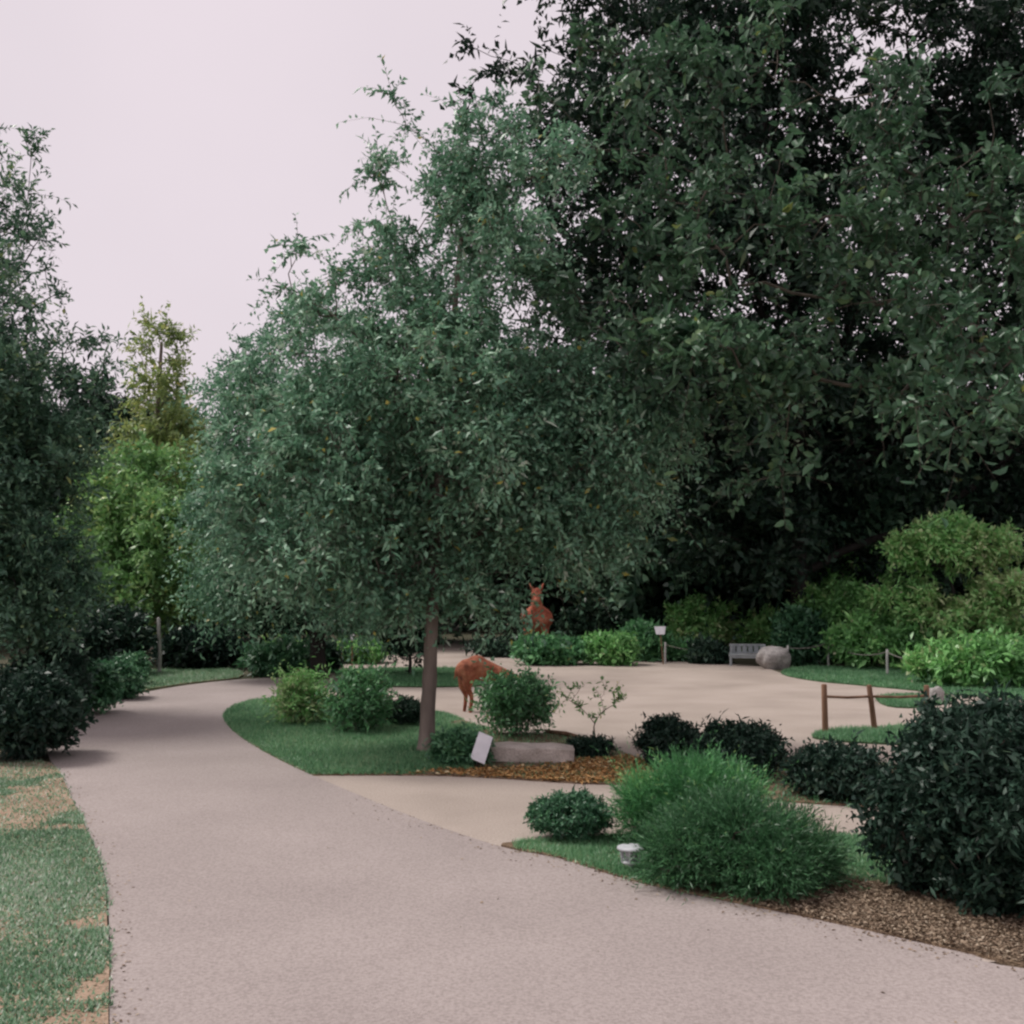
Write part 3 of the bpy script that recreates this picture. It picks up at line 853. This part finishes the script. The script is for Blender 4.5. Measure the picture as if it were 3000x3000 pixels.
# shrubs along the back of the path and the court
back = [  # px, base py, w, h, mat, tint, label
    (830, 1982, 280, 110, SHRUB_DOME, .5, 'dark green spreading shrub where the path disappears'),
    (830, 1958, 130, 90, LIGHT_TREE, .6, 'pale green soft shrub behind the dark spreading shrub at the bend'),
    (1045, 1945, 190, 75, SHRUB_LIME, .35, 'pale green low shrub at the edge of the court behind the bend'),
    (935, 1970, 110, 90, SHRUB_DARK, .5, 'small dark shrub at the foot of the spreading tree'),
    (1610, 1950, 230, 98, SHRUB_MID, .35, 'green shrub below the red-brown standing statue'),
    (1800, 1950, 170, 110, SHRUB_LIME, .3, 'bright green shrub at the back edge of the court'),
    (1890, 1938, 170, 130, SHRUB_MID, .35, 'mid-green shrub next to the small white sign'),
    (2030, 1936, 170, 60, SHRUB_MID, .4, 'low green shrub between the thin posts'),
    (2080, 1922, 260, 200, SHRUB_LIME, .55, 'lime-tipped shrub under the dark canopy behind the thin posts'),
    (2265, 1925, 240, 150, SHRUB_LIME, .45, 'pale green shrub directly behind the grey bench'),
    (2480, 1945, 250, 280, SHRUB_LIME, .3, 'tall fresh green shrub behind the rope'),
    (2640, 1968, 430, 200, SHRUB_LIME, .25, 'wide green shrub on the mown strip'),
    (2560, 1930, 320, 370, SHRUB_LIME, .4, 'leafy bright shrub behind the wide green one'),
    (2930, 2020, 440, 170, SHRUB_LIME, .38, 'lime-yellow spreading shrub above the towering near-black shrub'),
    (2350, 1950, 170, 190, SHRUB_DOME, .45, 'green shrub at the foot of the huge dark tree'),
    (1740, 1930, 230, 190, GREEN_DARK, .6, 'tall dark bluish shrub between the red-brown statue and the bright green shrub'),
    (2080, 1945, 120, 70, SHRUB_DARK, .5, 'dark low shrub at the back edge of the court'),
    (1480, 1925, 200, 60, SHRUB_DARK, .5, 'dark shrub at the far end of the court'),
    (560, 1962, 330, 130, SHRUB_DARK, .3, 'dark bank of shrub behind the dry grass margin'),
    (270, 1985, 300, 230, SHRUB_DARK, .4, 'dark bushy shrub under the trees behind the hedge row'),
]
for k, (px, py, w, h, mat, t0, lab) in enumerate(back):
    area = w * h
    shrub('garden_shrub', lab, px, py, w, h, mat, 151 + k, n_att=int(min(250, 90 + area / 330)), per=6, tw_len=.22, n_leaf=7, L=.13, W=.06, tint0=t0, group='shrubs round the court', tube=False, droop=.15, out=.75, up=.35, rnd=.5, base_lift=.05, stem_r=.02, depth=(w * .5 * G(px, py)[1] / F) * .7)
# layered lime shrub
shrub('layered_shrub', 'tall lime-topped shrub with layered pads, standing behind the wide green shrub', 2850, 1975, 460, 470, SHRUB_LIME, 181, n_att=520, per=7, tw_len=.25, n_leaf=9, L=.11, W=.05, tint0=.62, stem_r=.04, shell=.4, tw_r=.004, droop=.2, out=.6, up=.5, rnd=.5,
      layers=[(-.25, 0, .82, .55, .14), (.45, .1, .86, .5, .14), (.05, 0, .97, .3, .06), (.7, -.2, .52, .45, .13), (-.6, .1, .45, .4, .14), (.1, -.1, .3, .6, .15), (.9, .2, .2, .5, .14)], bark=BARK_DARK)
# dark multi-stem shrub behind the trunk
shrub('multi_stem_shrub', 'dark multi-stemmed shrub on the grass strip behind the slim tree', 1195, 1985, 220, 250, SHRUB_DARK, 183, n_att=150, per=6, tw_len=.25, n_leaf=8, L=.1, W=.045, shell=.3, stem_r=.035, tw_r=.004, bark=BARK_DARK, base_lift=.4, **{k: v for k, v in D.items() if k != 'tw_r'})
# ------------------------------------------------------------------ garden furniture and statues
def box_bm(size, center=(0, 0, 0), bevel=.004, bm=None, rot=None):
    own = bm is None
    bm = bm or bmesh.new()
    r = bmesh.ops.create_cube(bm, size=1.0)
    vs = r['verts']
    for v in vs:
        v.co = Vector((v.co.x * size[0], v.co.y * size[1], v.co.z * size[2]))
    if bevel:
        es = list({e for v in vs for e in v.link_edges})
        g = bmesh.ops.bevel(bm, geom=es, offset=bevel, segments=2, affect='EDGES', profile=.6)
        vs = list({v for f in g['faces'] for v in f.verts} | {v for v in vs if v.is_valid})
    for v in vs:
        if rot is not None:
            v.co = rot @ v.co
        v.co += Vector(center)
    return bm

def bm_obj(name, bm, mat, parent=None, loc=None, smooth=False, rot=None):
    me = bpy.data.meshes.new(name)
    bm.to_mesh(me)
    bm.free()
    if smooth:
        me.polygons.foreach_set('use_smooth', np.ones(len(me.polygons), dtype=bool))
    o = link(name, me, mat, parent, loc)
    if rot:
        o.rotation_euler = rot
    return o

def capsules(name, caps, voxel, mat, parent, smooth_iter=6):
    """organic body: overlapping tapered capsules fused into one continuous skin"""
    bm = bmesh.new()
    for p, q, r0, r1 in caps:
        p, q = np.asarray(p, float), np.asarray(q, float)
        n = max(2, int(np.linalg.norm(q - p) / (min(r0, r1) * .45)) + 1)
        for t in np.linspace(0, 1, n):
            c = p + (q - p) * t
            g = bmesh.ops.create_icosphere(bm, subdivisions=2, radius=r0 + (r1 - r0) * t)
            bmesh.ops.translate(bm, verts=g['verts'], vec=Vector(c))
    me = bpy.data.meshes.new(name)
    bm.to_mesh(me)
    bm.free()
    o = link(name, me, mat)
    m = o.modifiers.new('fuse', 'REMESH')
    m.mode = 'VOXEL'
    m.voxel_size = voxel
    s = o.modifiers.new('soften', 'SMOOTH')
    s.factor = .5
    s.iterations = smooth_iter
    dg = bpy.context.evaluated_depsgraph_get()
    me2 = bpy.data.meshes.new_from_object(o.evaluated_get(dg))
    o.modifiers.clear()
    o.data = me2
    me2.materials.clear()
    me2.materials.append(mat)
    me2.polygons.foreach_set('use_smooth', np.ones(len(me2.polygons), dtype=bool))
    bpy.data.meshes.remove(me)
    if parent is not None:
        o.parent = parent
    return o

RUST = noise_mat('rusty_brown', [(.3, (.15, .05, .028)), (.5, (.30, .10, .055)), (.72, (.42, .19, .11))], 9.0, .85, .8, 30, second=(45, (.7, .66, .62), (1.2, 1.15, 1.1), .6))
RUST2 = noise_mat('red_brown', [(.3, (.20, .05, .03)), (.5, (.36, .10, .06)), (.72, (.46, .2, .13))], 6.0, .85, .8, 20, second=(25, (.6, .55, .5), (1.2, 1.15, 1.1), .7))
HORN = noise_mat('dark_brown', [(.3, (.03, .02, .015)), (.7, (.07, .045, .03))], 9.0, .7)
STONE = noise_mat('pale_stone', [(.3, (.38, .33, .29)), (.55, (.52, .46, .415)), (.75, (.60, .54, .49))], 5.0, .9, .5, 40, second=(60, (.75, .75, .75), (1.15, 1.15, 1.15), .7))
BOULDER = noise_mat('boulder_stone', [(.3, (.24, .225, .215)), (.55, (.37, .35, .335)), (.75, (.47, .45, .43))], 4.0, .9, .7, 18, second=(30, (.7, .7, .7), (1.2, 1.2, 1.2), .8))
WOOD = noise_mat('fence_wood', [(.3, (.13, .072, .045)), (.55, (.22, .125, .08)), (.75, (.30, .185, .12))], 10.0, .85, .5, 40, stretch=(1, 1, .15))
GREYWOOD = noise_mat('grey_paint', [(.3, (.22, .25, .26)), (.7, (.34, .37, .38))], 6.0, .8, .3, 30, stretch=(1, 1, .3))
PALE = noise_mat('pale_paint', [(.3, (.30, .30, .29)), (.7, (.46, .46, .44))], 8.0, .8)
WHITE = noise_mat('white_board', [(.3, (.66, .66, .70)), (.7, (.78, .78, .82))], 12.0, .5)
METAL = noise_mat('grey_metal', [(.3, (.36, .38, .40)), (.7, (.52, .54, .56))], 14.0, .45, spec=.5)
GLASS = noise_mat('frosted_lens', [(.3, (.32, .33, .34)), (.7, (.42, .43, .44))], 20.0, .3, spec=.5)
DARKMETAL = noise_mat('dark_metal', [(.3, (.02, .02, .022)), (.7, (.045, .045, .05))], 14.0, .5)
ROPE = noise_mat('rope', [(.3, (.16, .15, .14)), (.7, (.3, .28, .26))], 40.0, .9)

# grazing statue, side on
g0 = G(1362, 2086)
st = thing('animal_statue', 'rust-brown grazing animal statue half hidden by the broad green shrub', 'statue', (g0[0] - .02, g0[1], .0), .12)
body = [((0.05, 0, .58), (.18, 0, .62), .165, .175), ((.18, 0, .62), (.42, 0, .53), .17, .14), ((.42, 0, .53), (.60, 0, .47), .14, .12),
        ((.60, 0, .49), (.82, 0, .40), .095, .075), ((.82, 0, .42), (.92, 0, .26), .075, .06), ((.90, 0, .26), (1.02, 0, .12), .065, .038),
        ((.02, .07, .52), (-.01, .08, .34), .11, .055), ((-.01, .08, .34), (.04, .08, .22), .05, .036), ((.04, .08, .22), (.02, .08, .0), .034, .03),
        ((.06, -.07, .52), (.05, -.08, .34), .11, .055), ((.05, -.08, .34), (.11, -.08, .22), .05, .036), ((.11, -.08, .22), (.09, -.08, .0), .034, .03),
        ((.56, .07, .48), (.57, .08, .26), .075, .042), ((.57, .08, .26), (.56, .08, .0), .036, .028),
        ((.62, -.07, .48), (.66, -.08, .26), .075, .042), ((.66, -.08, .26), (.64, -.08, .0), .036, .028),
        ((-.10, 0, .62), (-.13, 0, .46), .022, .016)]
capsules('body', body, .018, RUST, st)
for s in (-1, 1):
    bm = bmesh.new()
    g = bmesh.ops.create_cone(bm, cap_ends=True, segments=8, radius1=.03, radius2=.006, depth=.11)
    o = bm_obj('ear', bm, RUST, st, (.875, .055 * s, .345), True, (s * -1.1, -.4, 0))
# standing statue facing the path
g1 = np.append(P(1572, 1935, 25.6)[:2], 0)
st = thing('animal_statue', 'tall red-brown animal statue standing among shrubs at the back of the court', 'statue', g1, 0.0)
body = [((0, .5, 1.02), (0, 0, 1.10), .30, .34), ((-.14, -.08, 1.08), (.14, -.08, 1.08), .28, .28), ((0, -.15, 1.22), (0, -.26, 1.58), .19, .13),
        ((0, -.26, 1.66), (0, -.42, 1.72), .155, .13), ((0, -.42, 1.70), (0, -.62, 1.52), .12, .085),
        ((-.2, -.12, .95), (-.22, -.12, .5), .13, .075), ((-.22, -.12, .5), (-.22, -.12, 0), .07, .06), ((.2, -.12, .95), (.22, -.12, .5), .13, .075), ((.22, -.12, .5), (.22, -.12, 0), .07, .06),
        ((-.2, .6, .95), (-.2, .62, .5), .15, .08), ((-.2, .62, .5), (-.2, .6, 0), .07, .06), ((.2, .6, .95), (.2, .62, .5), .15, .08), ((.2, .62, .5), (.2, .6, 0), .07, .06)]
capsules('body', body, .035, RUST2, st)
for s in (-1, 1):
    bm = bmesh.new()
    bmesh.ops.create_cone(bm, cap_ends=True, segments=8, radius1=.055, radius2=.01, depth=.2)
    bm_obj('ear', bm, RUST2, st, (.13 * s, -.28, 1.86), True, (0, s * .45, 0))

# white plaque on a stake
g = G(1400, 2256)
pl = thing('plaque', 'small blank white plaque leaning on a dark stake beside the pale slab', 'plaque', (g[0], g[1], .02))
bm = box_bm((.145, .012, .27), (0, 0, 0), .003)
o = bm_obj('board', bm, WHITE, pl, (.035, -.012, .185), rot=(-.35, .42, .25))
V, f = tubes([(-.03, .03, -.05), ], [(.035, .005, .20)], [.009], [.008], 8)
link('stake', mesh_np('stake', V, f, 4, smooth=True), DARKMETAL, pl)
bm = box_bm((.10, .006, .035), (0, 0, 0), .002)
bm_obj('bracket', bm, DARKMETAL, pl, (.035, .004, .185), rot=(-.35, .42, .25))

# pale slab
g = G(1555, 2240)
bm = bmesh.new()
bmesh.ops.create_cube(bm, size=1.0)
bmesh.ops.subdivide_edges(bm, edges=bm.edges[:], cuts=7, use_grid_fill=True)
for v in bm.verts:
    c = np.array([v.co.x * .84, v.co.y * .34, v.co.z * .15])
    d = .012 * noise3(c, 9.0, 3) + .007 * noise3(c, 23.0, 5)
    e = max(0, abs(v.co.x) - .42) * .12
    v.co = Vector(c) * (1 + d) + Vector((0, 0, d - e * 1.2))
o = bm_obj('stone_slab', bm, STONE, None, (g[0], g[1] + .17, .085), True, (0, 0.015, -.03))
tag(o, 'long pale stone slab lying on the island behind the white plaque', 'stone')
# low brown edging board behind
V, f = sweep(np.array([G(1600, 2150) + (0, 0, .03), G(1660, 2160) + (0, 0, .04), G(1735, 2178) + (0, 0, .03)]), np.array([.02, .022, .018]), 8, .2)
o = link('edging_log', mesh_np('edging_log', V, f, 4, smooth=True), WOOD)
tag(o, 'thin brown edging log behind the sparse sapling', 'log')

# path light
g = G(1850, 2562)
pt = thing('path_light', 'small grey metal path light standing in the grass of the shrub bed', 'path light', (g[0], g[1], .026))
def lathe(prof, n=20):
    a = np.arange(n) * 2 * math.pi / n
    V = np.array([[(r * math.cos(t), r * math.sin(t), z) for t in a] for r, z in prof]).reshape(-1, 3)
    m = len(prof)
    i, j = np.meshgrid(np.arange(m - 1), np.arange(n), indexing='ij')
    jj = (j + 1) % n
    return V, np.stack([i * n + j, i * n + jj, (i + 1) * n + jj, (i + 1) * n + j], -1).reshape(-1, 4)
def part(name, VF, mat, parent, smooth=True, loc=None):
    return link(name, mesh_np(name, VF[0], VF[1], 4, smooth=smooth), mat, parent, loc)
part('cap', lathe([(.0, .142), (.05, .140), (.080, .132), (.084, .124), (.082, .118), (.0, .118)]), METAL, pt)
part('lens', lathe([(.0, .118), (.036, .118), (.036, .055), (.0, .055)]), GLASS, pt)
part('base', lathe([(.0, .058), (.058, .056), (.060, .044), (.045, .036), (.016, .03), (.012, -.05)]), METAL, pt)
for k in range(6):
    a = k * math.pi / 3 + .3
    V, f = tubes([(math.cos(a) * .056, math.sin(a) * .056, .05)], [(math.cos(a) * .066, math.sin(a) * .066, .124)], [.0075], [.0075], 6)
    link('bar', mesh_np('bar', V, f, 4, smooth=True), METAL, pt)

# wooden post-and-rail fence
fe = thing('rail_fence', 'low brown wooden fence of three posts and one thin rail on the grass patch', 'fence', (*G(2418, 2150)[:2], .02))
f0 = G(2418, 2150)
posts = [(2418, 2150, .56, .0), (2562, 2142, .53, -.09), (2716, 2132, .50, .02)]
tops = []
for px, py, h, lean in posts:
    p = G(px, py) - f0
    V, f = sweep(np.array([[p[0], p[1], -.08], [p[0], p[1], 0.02], [p[0] + lean * .5 * h, p[1], h * .5], [p[0] + lean * h, p[1], h - .012], [p[0] + lean * h, p[1], h], [p[0] + lean * h, p[1], h + .001]]), np.array([.036, .035, .033, .032, .024, .0015]), 10, .06, int(px))
    link('post', mesh_np('post', V, f, 4, smooth=True), WOOD, fe)
    tops.append(np.array([p[0] + lean * h * .7, p[1] - .0, h * .74]))
for a, b in zip(tops, tops[1:]):
    V, f = sweep(np.array([a, a * .5 + b * .5 - np.array([0, 0, .012]), b]), np.array([.018, .017, .018]), 6, .1)
    link('rail', mesh_np('rail', V, f, 4, smooth=True), WOOD, fe)

# thin posts with a rope round the back of the court
RG = 'thin rope posts along the back of the court'
rp = [(1949, 1944, .52), (2082, 1942, .40), (2308, 1958, .52), (2428, 1956, .62), (2600, 1982, .55), (2770, 2006, .55)]
r0 = G(1949, 1944)
rf = thing('rope_fence', 'thin pale posts strung with a sagging rope along the back of the court', 'fence', (r0[0], r0[1], 0))
tp = []
for px, py, h in rp:
    p = G(px, py) - r0
    V, f = sweep(np.array([[p[0], p[1], -.05], [p[0], p[1], h * .5], [p[0] + .01, p[1], h - .01], [p[0] + .01, p[1], h]]), np.array([.028, .026, .025, .012]), 8, .05, int(px))
    link('post', mesh_np('post', V, f, 4, smooth=True), PALE, rf)
    tp.append(np.array([p[0], p[1], h - .06]))
for a, b in zip(tp, tp[1:]):
    t = np.linspace(0, 1, 9)[:, None]
    pts = a + (b - a) * t
    pts[:, 2] -= (.14 * np.linalg.norm(b - a) * (t * (1 - t)))[:, 0] * 1.6
    V, f = sweep(pts, np.full(9, .011), 6)
    link('rope', mesh_np('rope', V, f, 4, smooth=True), ROPE, rf)

# grey bench and boulder
g = G(2196, 1952)
be = thing('garden_bench', 'weathered grey slatted bench at the back of the court', 'bench', (g[0], g[1] + .2, 0), -.25)
W_ = .84
for x in (-W_ / 2 + .04, W_ / 2 - .04):
    for y, h in ((-.2, .24), (.2, .47)):
        bm_obj('leg', box_bm((.05, .05, h), (x, y, h / 2), .004), GREYWOOD, be)
for k in range(4):
    bm_obj('seat_slat', box_bm((W_, .09, .025), (0, -.17 + .105 * k, .252), .004), GREYWOOD, be)
for z in (.285, .475):
    bm_obj('back_rail', box_bm((W_, .03, .05), (0, .232, z + .0), .004), GREYWOOD, be)
for k in range(6):
    bm_obj('back_slat', box_bm((.11, .018, .16), (-W_ / 2 + .085 + k * .134, .236, .38), .003), GREYWOOD, be)
bm_obj('apron', box_bm((W_ - .14, .02, .05), (0, -.2, .21), .003), GREYWOOD, be)

def boulder(name, label, px, py, w, h, d, seed, mat, tilt=0.0):
    g = G(px, py)
    bm = bmesh.new()
    bmesh.ops.create_icosphere(bm, subdivisions=4, radius=1.0)
    for v in bm.verts:
        c = np.array(v.co)
        k = 1 + .16 * noise3(c, 1.6, seed) + .06 * noise3(c, 4.5, seed + 1) + .02 * noise3(c, 11, seed + 2)
        c = np.sign(c) * np.abs(c) ** .82
        v.co = Vector((c[0] * w * .5 * k, c[1] * d * .5 * k, c[2] * h * .56 * k))
    o = bm_obj(name, bm, mat, None, (g[0], g[1] + d * .3, h * .44), True, (0, tilt, 0))
    return tag(o, label, 'rock')
boulder('boulder', 'rounded pale grey boulder next to the grey slatted bench', 2275, 1960, .74, .50, .5, 4, BOULDER, .2)
boulder('small_rock', 'small grey rock on the mown strip by the last fence post', 2748, 2062, .22, .26, .2, 9, BOULDER, .3)

# pale slim post at the bend
g = G(467, 1974)
po = thing('slim_post', 'pale slim post standing before the dark trees at the bend', 'post', (g[0], g[1], 0))
V, f = sweep(np.array([[0, 0, -.05], [0, 0, .4], [-.03, 0, .8], [-.05, 0, 1.16], [-.05, 0, 1.18]]), np.array([.04, .04, .036, .034, .015]), 10, .04)
link('shaft', mesh_np('shaft', V, f, 4, smooth=True), PALE, po)
part('collar', lathe([(.042, .0), (.052, .0), (.052, .05), (.042, .05)], 12), PALE, po)

# small white signs in the planting
def small_sign(px_top, py_top, px, py, w, h, label, yaw=0.0):
    g = G(px, py)
    s = thing('plant_sign', label, 'sign', (g[0], g[1], 0), yaw)
    z = 1.6 - (py_top - 1750) / F * g[1]
    dx = (px_top - px) / F * g[1]
    bm = box_bm((w, .015, h), (0, 0, 0), .003)
    for v in bm.verts:
        if v.co.z < 0:
            v.co.x *= .72
    bm_obj('board', bm, WHITE, s, (dx, -.02, z), rot=(-.3, 0, 0))
    V, f = tubes([(0, 0, -.05)], [(dx, 0, z)], [.016], [.014], 8)
    link('stake', mesh_np('stake', V, f, 4, smooth=True), WOOD, s)
small_sign(1935, 1846, 1944, 1946, .28, .20, 'small white sign on a thin stake by the mid-green shrub')
small_sign(1002, 1846, 1000, 1952, .24, .13, 'small white plant sign above the pale low shrub at the bend', .3)
small_sign(1030, 1866, 1032, 1950, .13, .14, 'tiny white plant label beside the small white plant sign', -.2)
